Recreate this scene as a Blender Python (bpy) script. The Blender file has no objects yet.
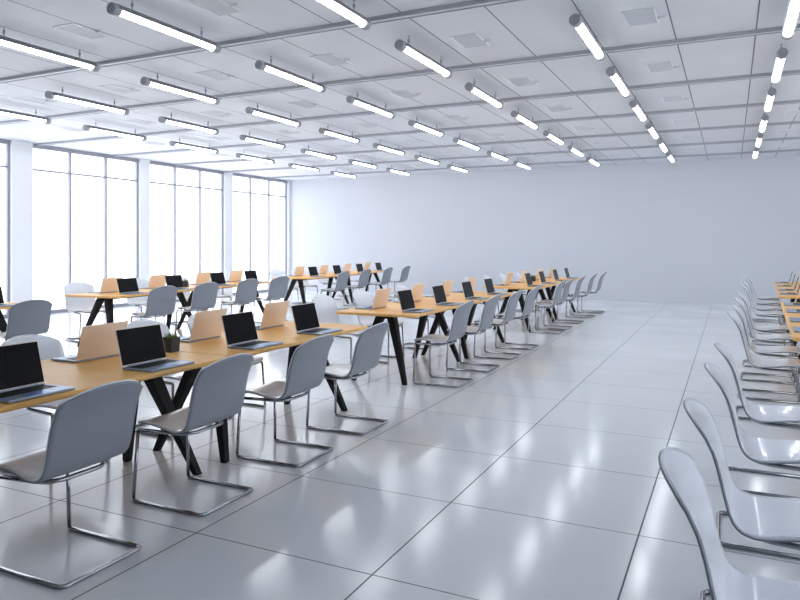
import bpy, bmesh, math, random
from mathutils import Vector, Matrix
random.seed(7)
sc = bpy.context.scene
COL = sc.collection
PI = math.pi

# ------------------------------------------------------------------ camera
VA, VB = 369.0, 1374.0
FPX = math.sqrt(VA * VB)          # focal length in pixels of the 800 px wide frame
CXP, HOR, EYE = 362.0, 245.0, 1.468
YAW = math.atan(VA / FPX)
cam_d = bpy.data.cameras.new('camera')
cam = bpy.data.objects.new('camera', cam_d)
COL.objects.link(cam)
cam.location = (0, 0, EYE)
cam.rotation_euler = (PI / 2, 0, YAW)
cam_d.sensor_width = 36.0
cam_d.lens = FPX / 800 * 36.0
cam_d.shift_x = (400 - CXP) / 800
cam_d.shift_y = (HOR - 300) / 800
cam_d.clip_end = 600
sc.camera = cam


def project(x, y, z):
    f = -math.sin(YAW) * x + math.cos(YAW) * y
    if f < 0.15:
        return None
    r = math.cos(YAW) * x + math.sin(YAW) * y
    return (CXP + FPX * r / f, HOR - FPX * (z - EYE) / f)


def in_frame(pts, m=0):
    ps = [project(*p) for p in pts]
    ps = [p for p in ps if p]
    if not ps:
        return False
    return (max(p[0] for p in ps) > m and min(p[0] for p in ps) < 800 - m and
            max(p[1] for p in ps) > m and min(p[1] for p in ps) < 600 - m)


# ------------------------------------------------------------------ materials
def new_mat(name):
    m = bpy.data.materials.new(name)
    m.use_nodes = True
    nt = m.node_tree
    return m, nt, nt.nodes['Principled BSDF']


def pmat(name, col, rough=0.5, metal=0.0, spec=0.5, coat=0.0, var=0.0, vscale=8.0):
    m, nt, b = new_mat(name)
    b.inputs['Base Color'].default_value = (*col, 1)
    b.inputs['Roughness'].default_value = rough
    b.inputs['Metallic'].default_value = metal
    b.inputs['Specular IOR Level'].default_value = spec
    b.inputs['Coat Weight'].default_value = coat
    b.inputs['Coat Roughness'].default_value = 0.08
    if var:
        tc = nt.nodes.new('ShaderNodeTexCoord')
        nz = nt.nodes.new('ShaderNodeTexNoise')
        nz.inputs['Scale'].default_value = vscale
        nz.inputs['Detail'].default_value = 4
        nt.links.new(tc.outputs['Object'], nz.inputs['Vector'])
        mx = nt.nodes.new('ShaderNodeMix')
        mx.data_type = 'RGBA'
        mx.inputs['A'].default_value = (*[c * (1 - var) for c in col], 1)
        mx.inputs['B'].default_value = (*[min(1, c * (1 + var)) for c in col], 1)
        nt.links.new(nz.outputs['Fac'], mx.inputs['Factor'])
        nt.links.new(mx.outputs['Result'], b.inputs['Base Color'])
    return m


def math_node(nt, op, a, b=None):
    n = nt.nodes.new('ShaderNodeMath')
    n.operation = op
    for i, v in enumerate((a, b)):
        if v is None:
            continue
        if isinstance(v, (int, float)):
            n.inputs[i].default_value = v
        else:
            nt.links.new(v, n.inputs[i])
    return n.outputs[0]


def line_mask(nt, coord, first, pitch, width):
    """1 on a thin line at first + k*pitch"""
    s = math_node(nt, 'SUBTRACT', coord, first - 200 * pitch + pitch * 0.5)
    mo = math_node(nt, 'MODULO', s, pitch)
    d = math_node(nt, 'ABSOLUTE', math_node(nt, 'SUBTRACT', mo, pitch * 0.5))
    return math_node(nt, 'LESS_THAN', d, width * 0.5)


def floor_material():
    m, nt, b = new_mat('polished_floor_tile')
    g = nt.nodes.new('ShaderNodeNewGeometry')
    sx = nt.nodes.new('ShaderNodeSeparateXYZ')
    nt.links.new(g.outputs['Position'], sx.inputs[0])
    lx = line_mask(nt, sx.outputs['X'], -0.415, 1.003, 0.008)
    ly = line_mask(nt, sx.outputs['Y'], 2.835, 1.003, 0.007)
    ln = math_node(nt, 'MAXIMUM', lx, ly)
    nz = nt.nodes.new('ShaderNodeTexNoise')
    nz.inputs['Scale'].default_value = 0.9
    nz.inputs['Detail'].default_value = 6
    nt.links.new(g.outputs['Position'], nz.inputs['Vector'])
    mx = nt.nodes.new('ShaderNodeMix')
    mx.data_type = 'RGBA'
    mx.inputs['A'].default_value = (0.79, 0.82, 0.855, 1)
    mx.inputs['B'].default_value = (0.86, 0.885, 0.915, 1)
    nt.links.new(nz.outputs['Fac'], mx.inputs['Factor'])
    m2 = nt.nodes.new('ShaderNodeMix')
    m2.data_type = 'RGBA'
    m2.inputs['B'].default_value = (0.08, 0.085, 0.1, 1)
    nt.links.new(mx.outputs['Result'], m2.inputs['A'])
    nt.links.new(ln, m2.inputs['Factor'])
    nt.links.new(m2.outputs['Result'], b.inputs['Base Color'])
    r0 = math_node(nt, 'MULTIPLY', nz.outputs['Fac'], 0.10)
    r1 = math_node(nt, 'ADD', r0, FLOOR_ROUGH)
    r2 = math_node(nt, 'MAXIMUM', r1, math_node(nt, 'MULTIPLY', ln, 0.7))
    nt.links.new(r2, b.inputs['Roughness'])
    b.inputs['Specular IOR Level'].default_value = FLOOR_SPEC
    return m


def ceiling_material():
    m, nt, b = new_mat('ceiling_panel')
    g = nt.nodes.new('ShaderNodeNewGeometry')
    sx = nt.nodes.new('ShaderNodeSeparateXYZ')
    nt.links.new(g.outputs['Position'], sx.inputs[0])
    lx = line_mask(nt, sx.outputs['X'], 0.22, 0.721, 0.013)
    nz = nt.nodes.new('ShaderNodeTexNoise')
    nz.inputs['Scale'].default_value = 1.6
    nz.inputs['Detail'].default_value = 8
    nt.links.new(g.outputs['Position'], nz.inputs['Vector'])
    mx = nt.nodes.new('ShaderNodeMix')
    mx.data_type = 'RGBA'
    mx.inputs['A'].default_value = (0.69, 0.71, 0.755, 1)
    mx.inputs['B'].default_value = (0.75, 0.77, 0.81, 1)
    nt.links.new(nz.outputs['Fac'], mx.inputs['Factor'])
    m2 = nt.nodes.new('ShaderNodeMix')
    m2.data_type = 'RGBA'
    m2.inputs['B'].default_value = (0.17, 0.18, 0.21, 1)
    nt.links.new(mx.outputs['Result'], m2.inputs['A'])
    nt.links.new(lx, m2.inputs['Factor'])
    nt.links.new(m2.outputs['Result'], b.inputs['Base Color'])
    b.inputs['Roughness'].default_value = 0.6
    b.inputs['Specular IOR Level'].default_value = 0.2
    return m


def wood_material():
    m, nt, b = new_mat('light_oak')
    tc = nt.nodes.new('ShaderNodeTexCoord')
    oi = nt.nodes.new('ShaderNodeObjectInfo')
    mp = nt.nodes.new('ShaderNodeMapping')
    mp.inputs['Scale'].default_value = (14, 1.1, 14)
    nt.links.new(tc.outputs['Object'], mp.inputs['Vector'])
    off = nt.nodes.new('ShaderNodeVectorMath')
    off.operation = 'ADD'
    cmb = nt.nodes.new('ShaderNodeCombineXYZ')
    nt.links.new(math_node(nt, 'MULTIPLY', oi.outputs['Random'], 37.0), cmb.inputs[0])
    nt.links.new(mp.outputs[0], off.inputs[0])
    nt.links.new(cmb.outputs[0], off.inputs[1])
    n1 = nt.nodes.new('ShaderNodeTexNoise')
    n1.inputs['Scale'].default_value = 1.0
    n1.inputs['Detail'].default_value = 7
    n1.inputs['Distortion'].default_value = 0.6
    nt.links.new(off.outputs[0], n1.inputs['Vector'])
    cr = nt.nodes.new('ShaderNodeValToRGB')
    cr.color_ramp.elements[0].position = 0.3
    cr.color_ramp.elements[0].color = (*WOOD_DARK, 1)
    cr.color_ramp.elements[1].position = 0.72
    cr.color_ramp.elements[1].color = (*WOOD_LIGHT, 1)
    nt.links.new(n1.outputs['Fac'], cr.inputs[0])
    nt.links.new(cr.outputs[0], b.inputs['Base Color'])
    b.inputs['Roughness'].default_value = 0.42
    b.inputs['Specular IOR Level'].default_value = 0.3
    return m


def glass_material():
    m = bpy.data.materials.new('window_glass')
    m.use_nodes = True
    nt = m.node_tree
    nt.nodes.clear()
    out = nt.nodes.new('ShaderNodeOutputMaterial')
    tr = nt.nodes.new('ShaderNodeBsdfTransparent')
    tr.inputs['Color'].default_value = (0.985, 0.99, 1.0, 1)
    gl = nt.nodes.new('ShaderNodeBsdfGlossy')
    gl.inputs['Roughness'].default_value = 0.02
    g = nt.nodes.new('ShaderNodeNewGeometry')
    dt = nt.nodes.new('ShaderNodeVectorMath')
    dt.operation = 'DOT_PRODUCT'
    nt.links.new(g.outputs['Incoming'], dt.inputs[0])
    nt.links.new(g.outputs['Normal'], dt.inputs[1])
    c = math_node(nt, 'SUBTRACT', 1.0, math_node(nt, 'ABSOLUTE', dt.outputs['Value']))
    fr = math_node(nt, 'ADD', math_node(nt, 'MULTIPLY', math_node(nt, 'POWER', c, 5.0), 0.9), 0.03)
    mx = nt.nodes.new('ShaderNodeMixShader')
    nt.links.new(fr, mx.inputs[0])
    nt.links.new(tr.outputs[0], mx.inputs[1])
    nt.links.new(gl.outputs[0], mx.inputs[2])
    nt.links.new(mx.outputs[0], out.inputs['Surface'])
    return m


def emit_mat(name, col, s):
    m, nt, b = new_mat(name)
    b.inputs['Base Color'].default_value = (0.9, 0.9, 0.9, 1)
    b.inputs['Emission Color'].default_value = (*col, 1)
    b.inputs['Emission Strength'].default_value = s
    return m


# ---- brightness knobs
SKY = 2.35
LAMP = 11.0
EXPOSURE = 0.74
FLOOR_ROUGH, FLOOR_SPEC = 0.095, 0.9
WOOD_DARK, WOOD_LIGHT = (0.92, 0.47, 0.13), (0.98, 0.61, 0.235)

M = {
    'floor': floor_material(),
    'ceiling': ceiling_material(),
    'wall': pmat('painted_wall', (0.64, 0.66, 0.71), 0.6, var=0.03, vscale=0.6),
    'darkwall': pmat('unseen_darkened_wall', (0.26, 0.27, 0.30), 0.6, var=0.03, vscale=0.6),  # unseen wall behind the camera, darkened to dim the near floor
    'column': pmat('white_column_paint', (0.88, 0.89, 0.91), 0.55, var=0.01, vscale=2),
    'beam': pmat('grey_ceiling_rail', (0.70, 0.72, 0.76), 0.4, var=0.04, vscale=3),
    'beam_lip': pmat('dark_rail_lip', (0.40, 0.41, 0.45), 0.4, var=0.05, vscale=3),
    'mullion': pmat('grey_window_metal', (0.34, 0.345, 0.39), 0.4, 0.2, var=0.04),
    'glass': glass_material(),
    'wood': wood_material(),
    'black': pmat('black_powder_coat', (0.010, 0.010, 0.011), 0.5, spec=0.2, var=0.1, vscale=30),
    'shell': pmat('grey_chair_shell', (0.255, 0.275, 0.315), 0.38, var=0.02, vscale=5),
    'lining': pmat('pale_chair_lining', (0.88, 0.92, 0.99), 0.22, spec=0.6, coat=0.35, var=0.01, vscale=5),
    'chrome': pmat('dark_chrome', (0.36, 0.37, 0.39), 0.16, 1.0, var=0.03),
    'joint': pmat('bright_chrome', (0.85, 0.86, 0.88), 0.12, 1.0, var=0.02),
    'alu': pmat('grey_aluminium_reflection_tint', (0.33, 0.39, 0.50), 0.36, 0.5, var=0.02),  # grey metal, its blue tint painted in for reflections on the base
    'lid': pmat('champagne_aluminium', (0.93, 0.80, 0.67), 0.42, 0.05, var=0.03, vscale=4),
    'screen': pmat('black_screen', (0.006, 0.006, 0.007), 0.22, spec=0.08, var=0.1),
    'keys': pmat('black_keys', (0.012, 0.013, 0.016), 0.5, var=0.1),
    'pad': pmat('trackpad_blue_reflection', (0.14, 0.27, 0.58), 0.3, 0.3, var=0.02),  # blue reflection on the trackpad put into its base colour
    'pot': pmat('charcoal_pot', (0.03, 0.03, 0.032), 0.55, var=0.15, vscale=30),
    'soil': pmat('dark_soil', (0.03, 0.02, 0.012), 0.9, var=0.3, vscale=90),
    'grass': pmat('green_blades', (0.10, 0.24, 0.035), 0.5, var=0.35, vscale=25),
    'lampgrey': pmat('lamp_housing_grey', (0.36, 0.37, 0.40), 0.35, 0.1, var=0.04),
    'housing': pmat('dark_lamp_housing', (0.17, 0.175, 0.195), 0.4, var=0.04),
    'tube': emit_mat('lit_tube', (0.90, 0.95, 1.0), LAMP),
    'vent': pmat('vent_frame_white', (0.82, 0.84, 0.87), 0.35, var=0.02),
    'grille': pmat('vent_grille', (0.71, 0.73, 0.77), 0.5, var=0.05, vscale=20),
}


# ------------------------------------------------------------------ mesh helpers
def box(bm, x0, x1, y0, y1, z0, z1, bevel=0.0, mi=0):
    r = bmesh.ops.create_cube(bm, size=1.0)
    vs = r['verts']
    for v in vs:
        v.co = Vector((x0 + (v.co.x + .5) * (x1 - x0), y0 + (v.co.y + .5) * (y1 - y0), z0 + (v.co.z + .5) * (z1 - z0)))
    fs = set(f for v in vs for f in v.link_faces)
    for f in fs:
        f.material_index = mi
    if bevel:
        es = list(set(e for v in vs for e in v.link_edges))
        bmesh.ops.bevel(bm, geom=es, offset=bevel, segments=2, affect='EDGES', profile=0.5)
    return vs


def tube(bm, pts, rad, seg=10, cap=True):
    """sweep a circle along a polyline (radius may be a list)"""
    pts = [Vector(p) for p in pts]
    n = len(pts)
    rads = rad if isinstance(rad, (list, tuple)) else [rad] * n
    up = Vector((0, 0, 1))
    rings = []
    prev_u = None
    for i, p in enumerate(pts):
        d = (pts[min(i + 1, n - 1)] - pts[max(i - 1, 0)]).normalized()
        if prev_u is None:
            u = d.cross(up)
            if u.length < 0.05:
                u = d.cross(Vector((0, 1, 0)))
        else:
            u = prev_u - d * prev_u.dot(d)
        u.normalize()
        prev_u = u
        w = d.cross(u)
        rings.append([bm.verts.new(p + (u * math.cos(a) + w * math.sin(a)) * rads[i])
                      for a in [2 * PI * k / seg for k in range(seg)]])
    for a, b in zip(rings, rings[1:]):
        for k in range(seg):
            f = bm.faces.new((a[k], a[(k + 1) % seg], b[(k + 1) % seg], b[k]))
            f.smooth = True
    if cap:
        bm.faces.new(list(reversed(rings[0])))
        bm.faces.new(rings[-1])


def rounded_path(pts, r=0.03, n=5):
    pts = [Vector(p) for p in pts]
    out = [pts[0]]
    for a, b, c in zip(pts, pts[1:], pts[2:]):
        d1, d2 = (a - b), (c - b)
        rr = min(r, d1.length * 0.49, d2.length * 0.49)
        p1, p2 = b + d1.normalized() * rr, b + d2.normalized() * rr
        for i in range(n + 1):
            t = i / n
            out.append(p1 * (1 - t) ** 2 + b * 2 * t * (1 - t) + p2 * t * t)
    out.append(pts[-1])
    return out


def finish(bm, name, mats, parent=None, smooth=False):
    bmesh.ops.recalc_face_normals(bm, faces=bm.faces[:])
    me = bpy.data.meshes.new(name)
    bm.to_mesh(me)
    bm.free()
    for m in (mats if isinstance(mats, (list, tuple)) else [mats]):
        me.materials.append(m)
    if smooth:
        for p in me.polygons:
            p.use_smooth = True
    o = bpy.data.objects.new(name, me)
    COL.objects.link(o)
    if parent is not None:
        o.parent = parent
    return o


def empty(name):
    o = bpy.data.objects.new(name, None)
    o.empty_display_size = 0.1
    COL.objects.link(o)
    return o


def tag(o, label, cat, group=None):
    o['label'] = label
    o['category'] = cat
    if group:
        o['group'] = group
    n = len(label.split())
    if not 4 <= n <= 16:
        print('LABEL LENGTH', n, label)


def structure(o, label=None, cat=None):
    o['kind'] = 'structure'
    if label:
        o['label'] = label
        o['category'] = cat
    return o


def kids(o):
    return CHILD.get(o.name, [])


CHILD = {}


def register(o):
    """remember the children of a finished prototype so copies need no search"""
    ch = [c for c in COL.objects if c.parent == o]
    CHILD[o.name] = ch
    for c in ch:
        register(c)


def dup(o, parent=None):
    c = o.copy()
    COL.objects.link(c)
    c.parent = parent
    for k in kids(o):
        dup(k, c)
    return c


class Maker:
    """hands out the prototype first and copies of it afterwards"""
    def __init__(self, build):
        self.build, self.proto, self.used = build, None, False

    def get(self, loc, rz):
        if self.proto is None:
            self.proto = self.build()
            register(self.proto)
        o = dup(self.proto) if self.used else self.proto
        self.used = True
        o.location = loc
        o.rotation_euler = (0, 0, rz)
        return o


ORD = ['first', 'second', 'third', 'fourth', 'fifth', 'sixth', 'seventh', 'eighth', 'ninth', 'tenth', 'eleventh',
       'twelfth', 'thirteenth', 'fourteenth', 'fifteenth', 'sixteenth']

# ------------------------------------------------------------------ room shell
XL, XR, YF, YB, ZC = -12.9, 8.6, -3.0, 19.7, 3.585

bm = bmesh.new()
box(bm, XL - .3, XR + .2, YF - .2, YB + .2, -0.2, 0.0)
structure(finish(bm, 'floor', M['floor']), 'glossy grey floor of large square tiles with dark joints', 'floor')
bm = bmesh.new()
box(bm, XL - .3, XR + .2, YF - .2, YB + .2, ZC, ZC + .2)
structure(finish(bm, 'ceiling', M['ceiling']), 'pale grey panelled ceiling crossed by rails', 'ceiling')
bm = bmesh.new()
box(bm, XL - .3, XR + .2, YB, YB + .2, 0, ZC)
structure(finish(bm, 'wall_back', M['wall']), 'plain pale grey wall at the far end of the room', 'wall')
bm = bmesh.new()
box(bm, XL - .3, XR + .2, YF - .2, YF, 0, ZC)
structure(finish(bm, 'wall_front', M['darkwall']))

# window walls left and right: white columns between floor-to-ceiling windows
WIN = [(16.67, 19.60), (13.34, 16.32), (9.98, 13.02), (6.46, 9.50), (3.10, 6.12)]


def window_wall(name, xw, d, first, note, WIN=WIN):
    """xw = inner face of the windows, d = -1 when outdoors lies towards -X"""
    def xs(a, b):
        return (xw + d * a, xw + d * b) if d > 0 else (xw + d * b, xw + d * a)
    bm = bmesh.new()
    prev = YB
    for a, b in WIN:
        box(bm, *xs(-.03, .28), b, prev, 0, ZC)
        prev = a
    box(bm, *xs(-.03, .28), YF, prev, 0, ZC)
    structure(finish(bm, name, M['column']), 'white columns of the %s window wall' % note, 'wall')
    for n, (a, b) in enumerate(WIN):
        bm = bmesh.new()
        for k in range(4):                      # mullions
            y = a + (b - a) * k / 3
            y = min(max(y, a + .025), b - .025)
            box(bm, *xs(.04, .11), y - .025, y + .025, 0.0, ZC, 0.004)
        box(bm, *xs(.01, .11), a, b, ZC - .09, ZC, 0.004)        # head rail
        box(bm, *xs(.045, .11), a, b, 3.025, 3.065, 0.003)       # transom
        box(bm, *xs(.01, .11), a, b, 0.0, 0.075, 0.004)          # sill rail
        w = finish(bm, 'window_%d' % (n + first), M['mullion'])
        structure(w, '%s floor-to-ceiling window from the back wall on the %s side' % (ORD[n], note), 'window')
        for k in range(3):
            ya, yb = a + (b - a) * k / 3 + .02, a + (b - a) * (k + 1) / 3 - .02
            for za, zb in ((0.06, 3.03), (3.06, ZC - .08)):
                bm = bmesh.new()
                box(bm, *xs(.07, .082), ya, yb, za, zb)
                finish(bm, 'pane', M['glass'], w)
        ld = bpy.data.lights.new('daylight_portal', 'AREA')      # guides sky sampling only, gives no light itself
        ld.shape = 'RECTANGLE'
        ld.size, ld.size_y = ZC, b - a
        ld.cycles.is_portal = True
        lo = bpy.data.objects.new('daylight_portal', ld)
        COL.objects.link(lo)
        lo.location = (xw + d * .2, (a + b) / 2, ZC / 2)
        lo.rotation_euler = (0, d * PI / 2, 0)


window_wall('wall_left', XL, -1, 1, 'left')
window_wall('wall_right', XR, 1, 7, 'right', WIN[1:] + [(-0.24, 2.78)])

# ceiling rails across the room
for n in range(8):
    y = 3.88 + 2.076 * n
    bm = bmesh.new()
    box(bm, XL + .03, XR, y - .036, y + .036, ZC - .03, ZC, 0.0)
    box(bm, XL + .03, XR, y - .048, y - .036, ZC - .038, ZC, 0.0, mi=1)
    box(bm, XL + .03, XR, y + .036, y + .048, ZC - .038, ZC, 0.0, mi=1)
    o = finish(bm, 'trim_%d' % (n + 1), [M['beam'], M['beam_lip']])
    structure(o, 'grey double-lipped rail across the ceiling, %s from the camera' % ORD[n], 'ceiling rail')


# ------------------------------------------------------------------ furniture prototypes
def build_chair():
    root = empty('cantilever_chair')
    # centre-line profile, chair faces -X
    prof = [(-.225, .418), (-.205, .441), (-.16, .449), (-.08, .446), (0, .438), (.07, .430), (.125, .428), (.168, .440),
            (.198, .466), (.217, .510), (.234, .570), (.252, .640), (.271, .705), (.297, .760), (.327, .803), (.366, .848)]
    cum = [0]
    for a, b in zip(prof, prof[1:]):
        cum.append(cum[-1] + math.dist(a, b))
    L = cum[-1]

    def at(s):
        s = max(0, min(L, s))
        for i in range(len(prof) - 1):
            if s <= cum[i + 1] + 1e-9:
                t = (s - cum[i]) / (cum[i + 1] - cum[i])
                a, b = prof[i], prof[i + 1]
                return (a[0] + (b[0] - a[0]) * t, a[1] + (b[1] - a[1]) * t)
        return prof[-1]

    def sm(a, b, x):
        t = max(0, min(1, (x - a) / (b - a)))
        return t * t * (3 - 2 * t)
    NU, NV = 38, 18

    def grid(off, inset):
        g = []
        for i in range(NU + 1):
            row = []
            for j in range(NV + 1):
                v = -1 + 2 * j / NV
                s = L * i / NU
                s = inset + s * (L - 2 * inset) / L
                # arched top edge and rounded front corners
                s -= sm(.60, 1.0, i / NU) * 0.090 * abs(v) ** 2.3
                s += (1 - sm(0, .22, i / NU)) * 0.05 * abs(v) ** 5
                x, z = at(s)
                x2, z2 = at(s + .006)
                x1, z1 = at(s - .006)
                tx, tz = x2 - x1, z2 - z1
                l = math.hypot(tx, tz) or 1
                nx, nz = -tz / l, tx / l            # towards the sitter
                t = s / L
                w = 0.208 + 0.038 * sm(.12, .5, t) - 0.004 * sm(.6, 1, t)
                w -= 0.003 * sm(.95, 1.0, i / NU) * abs(v) ** 10
                w -= inset
                conc = 0.006 + 0.008 * sm(.52, .80, t)
                c = conc * abs(v) ** 2.2 + off
                row.append(Vector((x + nx * c, v * w, z + nz * c)))
            g.append(row)
        return g

    def slab(o0, o1, inset, name, mats, parent):
        b = bmesh.new()
        A = [[b.verts.new(p) for p in r] for r in grid(o0, inset)]
        B = [[b.verts.new(p) for p in r] for r in grid(o1, inset)]
        for i in range(NU):
            for j in range(NV):
                b.faces.new((A[i][j], A[i + 1][j], A[i + 1][j + 1], A[i][j + 1]))
                b.faces.new((B[i][j], B[i][j + 1], B[i + 1][j + 1], B[i + 1][j]))
        ring = [(i, 0) for i in range(NU)] + [(NU, j) for j in range(NV)] + \
               [(i, NV) for i in range(NU, 0, -1)] + [(0, j) for j in range(NV, 0, -1)]
        for (p, q), (r_, s_) in zip(ring, ring[1:] + ring[:1]):
            b.faces.new((A[p][q], A[r_][s_], B[r_][s_], B[p][q]))
        return finish(b, name, mats, parent, smooth=True)
    shell = slab(-.005, .0005, 0.0, 'seat_shell', M['shell'], root)
    shell['label'] = 'grey outer shell of seat and back'
    lin = slab(.001, .008, 0.0005, 'shell_lining', M['lining'], root)
    lin['label'] = 'pale glossy inner face of seat and back'
    R = 0.0105
    yw = .232
    fr = bmesh.new()                                   # U lying on the floor
    tube(fr, rounded_path([(-.200, -yw, R), (.302, -yw, R), (.302, yw, R), (-.200, yw, R)], .035), R, 10)
    finish(fr, 'floor_frame', M['chrome'], root)
    for s in (-1, 1):
        lg = bmesh.new()
        tube(lg, [(-.200, s * yw, R), (-.186, s * (yw - .024), .41)], R, 10)
        leg = finish(lg, 'leg', M['chrome'], root)
        jn = bmesh.new()
        bmesh.ops.create_uvsphere(jn, u_segments=10, v_segments=6, radius=R * 1.22,
                                  matrix=Matrix.Translation((-.200, s * yw, R * 1.22)))
        finish(jn, 'corner_joint', M['joint'], leg, smooth=True)
    rl = bmesh.new()                                   # rail under the seat
    tube(rl, rounded_path([(-.186, -(yw - .024), .41), (.10, -.175, .412), (.16, -.12, .414), (.16, .12, .414), (.10, .175, .412),
                           (-.186, yw - .024, .41)], .05), R, 10)
    finish(rl, 'seat_rail', M['chrome'], root)
    return root


def taper_leg(bm, top, bot, wt, wb, dt, db):
    """flat tapering leg: w along Y, d along X"""
    vs = []
    for (p, w, d) in ((top, wt, dt), (bot, wb, db)):
        for sx, sy in ((-1, -1), (1, -1), (1, 1), (-1, 1)):
            vs.append(bm.verts.new((p[0] + sx * d / 2, p[1] + sy * w / 2, p[2])))
    for q in ((0, 1, 2, 3), (7, 6, 5, 4), (0, 4, 5, 1), (1, 5, 6, 2), (2, 6, 7, 3), (3, 7, 4, 0)):
        bm.faces.new([vs[i] for i in q])
    bmesh.ops.bevel(bm, geom=bm.edges[:], offset=0.004, segments=2, affect='EDGES')


TL, TW, TH = 1.95, 0.95, 0.75


def build_table(TL=TL):
    root = empty('trestle_table')
    bm = bmesh.new()                                   # top with rounded corners and an under-cut edge
    prof = [(0.0, TH), (0.004, TH - .003), (0.004, TH - .016), (-.012, TH - .03)]
    n = 6
    rings = []
    hx, hy, r = TW / 2, TL / 2 - .004, .045
    for off, z in prof:
        ring = []
        for cx_, cy_, a0 in ((hx - r, hy - r, 0), (-hx + r, hy - r, 90), (-hx + r, -hy + r, 180), (hx - r, -hy + r, 270)):
            for k in range(n + 1):
                a = math.radians(a0 + 90 * k / n)
                ring.append(bm.verts.new((cx_ + (r + off) * math.cos(a), cy_ + (r + off) * math.sin(a), z)))
        rings.append(ring)
    for a, b in zip(rings, rings[1:]):
        for k in range(len(a)):
            bm.faces.new((a[k], a[(k + 1) % len(a)], b[(k + 1) % len(a)], b[k]))
    bm.faces.new(rings[0])
    bm.faces.new(rings[-1])
    finish(bm, 'tabletop', M['wood'], root)['label'] = 'light oak tabletop'
    bm = bmesh.new()
    box(bm, -.045, .045, -TL / 2 + .30, TL / 2 - .30, TH - .085, TH - .03, 0.004)
    finish(bm, 'centre_beam', M['black'], root)
    for e in (-1, 1):
        bm = bmesh.new()
        box(bm, -.30, .30, e * (TL / 2 - .33) - .045, e * (TL / 2 - .33) + .045, TH - .045, TH - .03, 0.003)
        finish(bm, 'top_bracket', M['black'], root)
        for s in (-1, 1):
            bm = bmesh.new()
            taper_leg(bm, (s * .062, e * (TL / 2 - .33), TH - .045), (s * .305, e * (TL / 2 - .135), 0.0), .105, .05, .085, .045)
            finish(bm, 'leg', M['black'], root)
    return root


def build_laptop(W=.365):
    root = empty('laptop')
    D, T = .225, .013
    bm = bmesh.new()
    box(bm, -D / 2, D / 2, -W / 2, W / 2, 0.0015, T, 0.004)
    base = finish(bm, 'base', M['alu'], root)
    bm = bmesh.new()
    for r_ in range(5):
        for c_ in range(13):
            y = -W / 2 + .03 + c_ * .0235
            x = -D / 2 + .028 + r_ * .0195
            box(bm, x, x + .0165, y, y + .0205, T - .001, T + .0012)
    box(bm, -D / 2 + .022, -D / 2 + .13, -W / 2 + .024, W / 2 - .024, T - .001, T + .0004)
    finish(bm, 'keyboard', M['keys'], base)
    bm = bmesh.new()
    box(bm, .025, .1, -.055, .055, T - .001, T + .0006)
    finish(bm, 'trackpad', M['pad'], base)
    bm = bmesh.new()                                   # lid, built upright then leaned back about the hinge
    H, tilt = .222, math.radians(15)
    rot = Matrix.Translation((-D / 2 + .004, 0, T)) @ Matrix.Rotation(-tilt, 4, 'Y')
    box(bm, -.006, .0, -W / 2, W / 2, 0.002, H, 0.0025)
    bmesh.ops.transform(bm, matrix=rot, verts=bm.verts[:])
    lid = finish(bm, 'lid', M['lid'], root)
    lid['label'] = 'champagne-coloured metal lid'
    bm = bmesh.new()
    box(bm, -.001, .0012, -W / 2 + .004, W / 2 - .004, 0.009, H - .005)
    bmesh.ops.transform(bm, matrix=rot, verts=bm.verts[:])
    finish(bm, 'screen', M['screen'], lid)['label'] = 'black switched-off screen'
    bm = bmesh.new()
    tube(bm, [(-D / 2 + .003, -W / 2 + .04, T + .001), (-D / 2 + .003, W / 2 - .04, T + .001)], .0045, 8)
    finish(bm, 'hinge', M['alu'], root)
    bm = bmesh.new()
    for sx in (-1, 1):
        for sy in (-1, 1):
            bmesh.ops.create_cone(bm, cap_ends=True, segments=10, radius1=.007, radius2=.007, depth=.003,
                                  matrix=Matrix.Translation((sx * .09, sy * .15, .0015)))
    finish(bm, 'rubber_feet', M['keys'], base)
    return root


def build_plant():
    root = empty('potted_grass')
    bm = bmesh.new()
    a, b, h, t = .040, .044, .098, .006
    lo = [bm.verts.new((sx * a, sy * a, 0)) for sx, sy in ((-1, -1), (1, -1), (1, 1), (-1, 1))]
    hi = [bm.verts.new((sx * b, sy * b, h)) for sx, sy in ((-1, -1), (1, -1), (1, 1), (-1, 1))]
    hi2 = [bm.verts.new((sx * (b - t), sy * (b - t), h)) for sx, sy in ((-1, -1), (1, -1), (1, 1), (-1, 1))]
    lo2 = [bm.verts.new((sx * (b - t), sy * (b - t), h - .02)) for sx, sy in ((-1, -1), (1, -1), (1, 1), (-1, 1))]
    bm.faces.new(lo[::-1])
    for p, q in ((lo, hi), (hi, hi2), (hi2, lo2)):
        for k in range(4):
            bm.faces.new((p[k], p[(k + 1) % 4], q[(k + 1) % 4], q[k]))
    bm.faces.new(lo2)
    finish(bm, 'pot', M['pot'], root)
    bm = bmesh.new()
    box(bm, -.037, .037, -.037, .037, h - .019, h - .010)
    finish(bm, 'soil', M['soil'], root)
    bm = bmesh.new()
    rnd = random.Random(3)
    for _ in range(130):
        x, y = rnd.uniform(-.032, .032), rnd.uniform(-.032, .032)
        ang, ln, lean = rnd.uniform(0, 2 * PI), rnd.uniform(.03, .062), rnd.uniform(.005, .035)
        dx, dy = math.cos(ang), math.sin(ang)
        w = .0022
        pv = None
        for k in range(4):
            t = k / 3
            p = Vector((x + dx * lean * t * t, y + dy * lean * t * t, h - .012 + ln * (t - .18 * t * t)))
            ww = w * (1 - t * .85)
            pr = (bm.verts.new(p + Vector((-dy * ww, dx * ww, 0))), bm.verts.new(p + Vector((dy * ww, -dx * ww, 0))))
            if pv:
                bm.faces.new((pv[0], pv[1], pr[1], pr[0]))
            pv = pr
    g = finish(bm, 'grass', M['grass'], root)
    g['kind'] = 'stuff'
    g['label'] = 'short bright green grass blades'
    return root


LL, LZ = 1.39, 3.44


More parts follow.
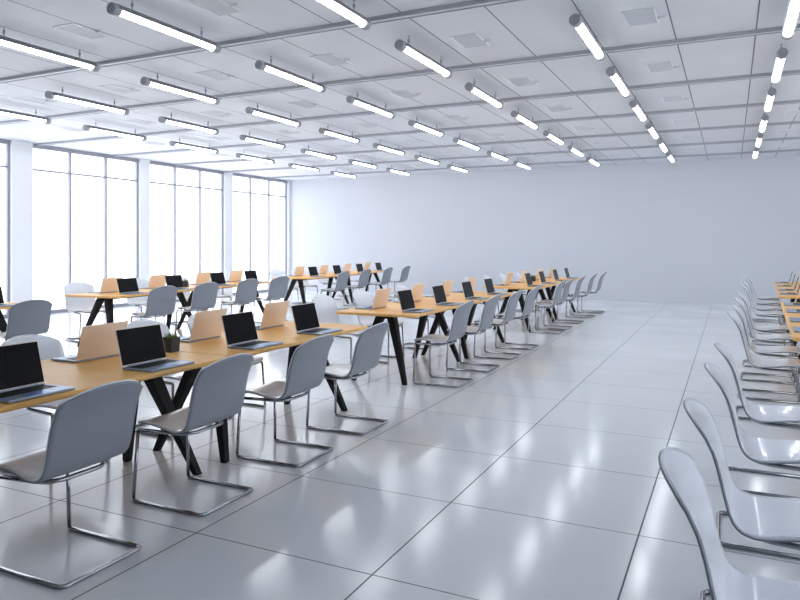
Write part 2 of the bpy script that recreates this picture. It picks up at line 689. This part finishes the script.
def build_light():
    """tube light along Y hanging from the ceiling; origin at the tube axis, middle of its length"""
    root = empty('tube_light')
    bm = bmesh.new()
    tube(bm, [(0, -LL / 2 + .05, 0), (0, LL / 2 - .05, 0)], .036, 20)
    finish(bm, 'lit_tube', M['tube'], root)['label'] = 'glowing white tube'
    bm = bmesh.new()                                   # dark housing: arc over the top of the tube
    n = 10
    ra, rb = .038, .053
    ends = []
    for y in (-LL / 2 + .05, LL / 2 - .05):
        ring = []
        for k in range(n + 1):
            a = math.radians(-2 + 184 * k / n)
            ring.append(bm.verts.new((rb * math.cos(a), y, rb * math.sin(a))))
        for k in range(n, -1, -1):
            a = math.radians(-2 + 184 * k / n)
            ring.append(bm.verts.new((ra * math.cos(a), y, ra * math.sin(a))))
        ends.append(ring)
    m_ = len(ends[0])
    for k in range(m_):
        bm.faces.new((ends[0][k], ends[0][(k + 1) % m_], ends[1][(k + 1) % m_], ends[1][k]))
    for rg in ends:
        for k in range(n):
            bm.faces.new((rg[k], rg[k + 1], rg[m_ - 2 - k], rg[m_ - 1 - k]))
    finish(bm, 'housing', M['housing'], root)
    for s in (-1, 1):
        bm = bmesh.new()
        tube(bm, [(0, s * (LL / 2 - .085), 0), (0, s * (LL / 2 - .081), 0), (0, s * (LL / 2 - .008), 0), (0, s * LL / 2, 0)],
             [.046, .052, .052, .045], 20)
        finish(bm, 'end_cap', M['lampgrey'], root)
        bm = bmesh.new()
        y = s * LL * .325
        hz = ZC - LZ
        tube(bm, [(0, y, .05), (0, y, .075), (0, y, .085), (0, y, .11), (0, y, .12), (0, y, hz - .006), (0, y, hz)],
             [.006, .006, .013, .013, .005, .005, .016], 8)
        finish(bm, 'hanger', M['lampgrey'], root)
    return root


def build_vent():
    root = empty('ceiling_vent')
    bm = bmesh.new()
    hx, hy, w, d = .140, .235, .014, .010
    box(bm, -hx, hx, -hy, -hy + w, -d, 0, .003)
    box(bm, -hx, hx, hy - w, hy, -d, 0, .003)
    box(bm, -hx, -hx + w, -hy + w, hy - w, -d, 0, .003)
    box(bm, hx - w, hx, -hy + w, hy - w, -d, 0, .003)
    finish(bm, 'vent_frame', M['vent'], root)
    bm = bmesh.new()
    for k in range(16):
        y = -hy + w + .012 + k * (2 * hy - 2 * w - .024) / 15
        vs = box(bm, -hx + w - .002, hx - w + .002, y - .009, y + .009, -.006, -.003)
        bmesh.ops.rotate(bm, verts=vs, cent=(0, y, -.006), matrix=Matrix.Rotation(math.radians(5), 3, 'X'))
    box(bm, -hx + w - .002, hx - w + .002, -hy + w - .002, hy - w + .002, -.003, 0)
    finish(bm, 'grille', M['grille'], root)
    bm = bmesh.new()
    tube(bm, [(hx - .004, .05, -.012), (hx + .07, .05, -.012), (hx + .075, .05, 0)], .007, 8)
    tube(bm, [(hx + .012, .05, -.012), (hx + .012, .05, -.030)], [.012, .009], 8)
    finish(bm, 'side_bracket', M['grille'], root)
    return root


# ------------------------------------------------------------------ rows of tables
class Row:
    def __init__(self, x, y, ang):
        self.x, self.y, self.a = x, y, ang

    def p(self, s, t, z=0.0):
        """s = distance along the row (equals Y at the reference point), t = offset to the right"""
        ds = s - self.y
        return (self.x + math.cos(self.a) * t - math.sin(self.a) * ds, self.y + math.sin(self.a) * t + math.cos(self.a) * ds, z)


MID = Row(-3.34, 3.7, 0.0)
WINR = Row(-8.10, 7.30, math.atan(0.085))
RGT = Row(0.90, 6.4, -math.atan(0.033))

chair, table, laptop = Maker(build_chair), Maker(build_table), Maker(build_laptop)
plant, light, vent = Maker(build_plant), Maker(build_light), Maker(build_vent)


def vis_chair(p):
    return in_frame([(p[0] + dx, p[1] + dy, z) for dx in (-.3, .35) for dy in (-.24, .24) for z in (0, .86)], 1)


def put(maker, row, items, size, cat, group, label):
    """items: (s, t, z, turn, extra yaw); things outside the frame are left out; label is numbered by nearness"""
    n = 0
    for s, t, z, turn, yaw in sorted(items):
        p = row.p(s, t, z)
        hx, hy, h = size
        cs = [(p[0] + dx, p[1] + dy, z + dz) for dx in (-hx, hx) for dy in (-hy, hy) for dz in (0, h)]
        if not in_frame(cs, 1):
            continue
        o = maker.get(p, row.a + turn + yaw)
        if cat == 'chair' and s > 6:
            o.scale = (1, 1, 1.04)
        tag(o, label(ORD[n], n), cat, group)
        n += 1


rj = random.Random(11)


def jit(a):
    return rj.uniform(-a, a)


# table lengths differ a little from group to group; (start, length) along each row
T_MID = [(1.75, 1.95), (3.71, 1.95), (6.70, 1.95), (8.66, 1.95), (11.90, 2.10), (14.01, 2.10)]
T_WIN = [(3.80, 2.10), (7.18, 2.30), (9.49, 2.30), (13.20, 2.60), (15.81, 2.60)]
T_RGT = [(6.43, 1.98), (8.42, 1.98), (11.56, 2.30), (13.87, 2.30)]
tables = {}


def put_tables(row, spec, group, label):
    n = 0
    for s, l in spec:
        p = row.p(s + l / 2, 0)
        if not in_frame([(p[0] + dx, p[1] + dy, z) for dx in (-TW / 2, TW / 2) for dy in (-l / 2, l / 2) for z in (.7, TH)], 1):
            continue
        mk = tables.setdefault(l, Maker(lambda l=l: build_table(l)))
        tag(mk.get(p, row.a), label(ORD[n], n), 'table', group)
        n += 1


put_tables(MID, T_MID, 'tables of the middle row',
           lambda o, n: '%s oak-topped table from the camera in the middle row, black splayed legs' % o)
put_tables(WINR, T_WIN, 'tables of the window row',
           lambda o, n: '%s oak-topped table from the left edge in the row nearest the windows' % o)
put_tables(RGT, T_RGT, 'tables of the right row',
           lambda o, n: '%s oak-topped table from the camera at the right edge of the photo' % o)

# chairs: turn 0 faces -X (sits right of the table), turn pi faces +X
CH = (.32, .26, .86)
mid_near = [(2.33, .515), (3.24, .51), (4.20, .51), (5.10, .52), (7.16, .56), (8.15, .56), (9.16, .56), (10.12, .56),
            (12.10, .53), (12.74, .53), (13.80, .54), (15.00, .56), (16.10, .58)]
put(chair, MID, [(s, t, 0, 0, 0) for s, t in mid_near], CH, 'chair', 'aisle-side chairs of the middle row',
    lambda o, n: '%s chair from the camera along the aisle side of the middle table row' % o)
mid_far = [(3.26, .6), (4.36, .62), (5.08, .6), (7.22, .62), (8.20, .62), (9.50, .62), (12.4, .6), (13.5, .6), (14.6, .6), (15.7, .6)]
put(chair, MID, [(s, -t, 0, PI, 0) for s, t in mid_far], CH, 'chair', 'window-side chairs of the middle row',
    lambda o, n: '%s chair from the camera along the window side of the middle table row' % o)
win_near = [(5.44, .62), (7.78, .62), (8.84, .62), (10.08, .62), (11.20, .62), (14.0, .66), (15.3, .66), (16.85, .66), (18.3, .66)]
put(chair, WINR, [(s, t, 0, 0, -.26 if s < 12 else -.11) for s, t in win_near], CH, 'chair', 'room-side chairs of the window row',
    lambda o, n: '%s chair from the left edge along the room side of the window table row' % o)
win_far = [(5.33, .62), (7.86, .66), (9.2, .64), (10.3, .64), (11.3, .64), (14.15, .64), (15.2, .64), (16.6, .64), (17.9, .64)]
put(chair, WINR, [(s, -t, 0, PI, -.34) for s, t in win_far], CH, 'chair', 'window-side chairs of the window row',
    lambda o, n: '%s chair from the left edge on the window side of the window table row' % o)
rgt = [(2.27, .585), (3.08, .59), (4.10, .58), (4.99, .58), (7.0, .58), (7.9, .58), (8.95, .58), (9.95, .58),
       (12.1, .59), (13.1, .59), (14.35, .59), (15.7, .59)]
put(chair, RGT, [(s, -t, 0, PI, .045 if s < 6 else 0.0) for s, t in rgt], CH, 'chair', 'aisle-side chairs of the right row',
    lambda o, n: '%s pale-fronted chair from the camera in the line down the right edge' % o)

# laptops
LT = (.18, .2, .24)
LTZ = TH
wide_laptop = Maker(lambda: build_laptop(.43))
mid_l = [2.30, 3.185, 4.15, 5.04, 7.11, 8.10, 9.14, 10.11, 12.39, 13.39, 14.55, 15.65]
put(laptop, MID, [(s, .34, LTZ, 0, 0) for s in mid_l], LT, 'laptop', 'laptops with screens to the aisle, middle row',
    lambda o, n: 'open laptop, black screen to the aisle, %s from the camera on middle row' % o)
mid_k = [3.22, 4.24, 5.12, 7.24, 8.26, 9.32, 10.35, 12.42, 13.46, 14.6, 15.73]
put(laptop, MID, [(s, -.30, LTZ, PI, 0) for s in mid_k], LT, 'laptop', 'laptops with lids to the aisle, middle row',
    lambda o, n: 'open laptop, champagne lid to the aisle, %s from the camera on middle row' % o)
win_l = [4.3, 5.36, 7.76, 8.86, 10.10, 11.23, 13.91, 15.22, 16.66, 18.03]
put(wide_laptop, WINR, [(s, .34, LTZ, 0, 0) for s in win_l], LT, 'laptop', 'laptops with screens to the room, window row',
    lambda o, n: 'open laptop, black screen to the room, %s from left edge on window row' % o)
win_k = [4.3, 5.36, 7.82, 8.90, 10.17, 11.27, 13.94, 15.24, 16.68, 18.07]
put(wide_laptop, WINR, [(s, -.30, LTZ, PI, 0) for s in win_k], LT, 'laptop', 'laptops with lids to the room, window row',
    lambda o, n: 'open laptop, champagne lid to the room, %s from left edge on window row' % o)
rgt_l = [7.0, 7.9, 8.95, 9.95, 12.1, 13.1, 14.35, 15.6]
put(laptop, RGT, [(s, -.34, LTZ, PI, 0) for s in rgt_l], LT, 'laptop', 'laptops of the right row',
    lambda o, n: 'open laptop at the right photo edge, %s from the camera on right row' % o)

# little pots of grass where two tables meet
PL = (.05, .05, .15)
put(plant, MID, [(3.665, -.01, TH, 0, 0), (14.0, -.12, TH, 0, 0)], PL, 'plant', 'pots of grass on the middle row',
    lambda o, n: ['square charcoal pot of green grass beside the second black screen on middle row',
                  'small dark pot of grass on the far tables of the middle row'][n])
put(plant, WINR, [(9.42, 0, TH, 0, 0)], PL, 'plant', 'pots of grass on the window row',
    lambda o, n: 'small dark pot of grass on the window row between its laptops')

# ------------------------------------------------------------------ ceiling lights and vents
LX = [.47 - 1.684 * k for k in range(7)]
for k, x in enumerate(LX):
    vis = []
    for j in range(8):
        y = 2.21 + 2.085 * j + LL / 2
        if in_frame([(x, y - LL / 2, LZ), (x, y + LL / 2, LZ)], 0):
            vis.append(y)
    for n, y in enumerate(vis):
        o = light.get((x, y, LZ), 0)
        tag(o, '%s tube light from the camera in the %s hanging line from the right' % (ORD[n], ORD[k]), 'ceiling light',
            'tube lights hanging in lines')
VX = [.91 - 1.655 * k for k in range(8)]
for k, x in enumerate(VX):
    n = 0
    for j in range(8):
        y = 2.91 + 2.075 * j
        if not in_frame([(x - .1, y - .2, ZC), (x + .1, y + .2, ZC)], 2):
            continue
        o = vent.get((x, y, ZC), 0)
        tag(o, '%s ceiling vent from the camera in the %s vent column from the right' % (ORD[n], ORD[k]), 'vent',
            'vents in the ceiling panels')
        n += 1

# ------------------------------------------------------------------ daylight and render settings
w = bpy.data.worlds.new('overcast_sky')
sc.world = w
w.use_nodes = True
bg = w.node_tree.nodes['Background']
bg.inputs['Color'].default_value = (0.92, 0.955, 1.0, 1)
bg.inputs['Strength'].default_value = SKY

cy = sc.cycles
cy.use_denoising = True
cy.max_bounces = 8
cy.diffuse_bounces = 5
cy.glossy_bounces = 4
cy.transparent_max_bounces = 12
cy.sample_clamp_indirect = 6.0
cy.use_adaptive_sampling = False
vs = sc.view_settings
sc.display_settings.display_device = 'sRGB'
vs.view_transform = 'Standard'
vs.look = 'None'
vs.gamma = 1.0
vs.exposure = EXPOSURE
vs.use_curve_mapping = False
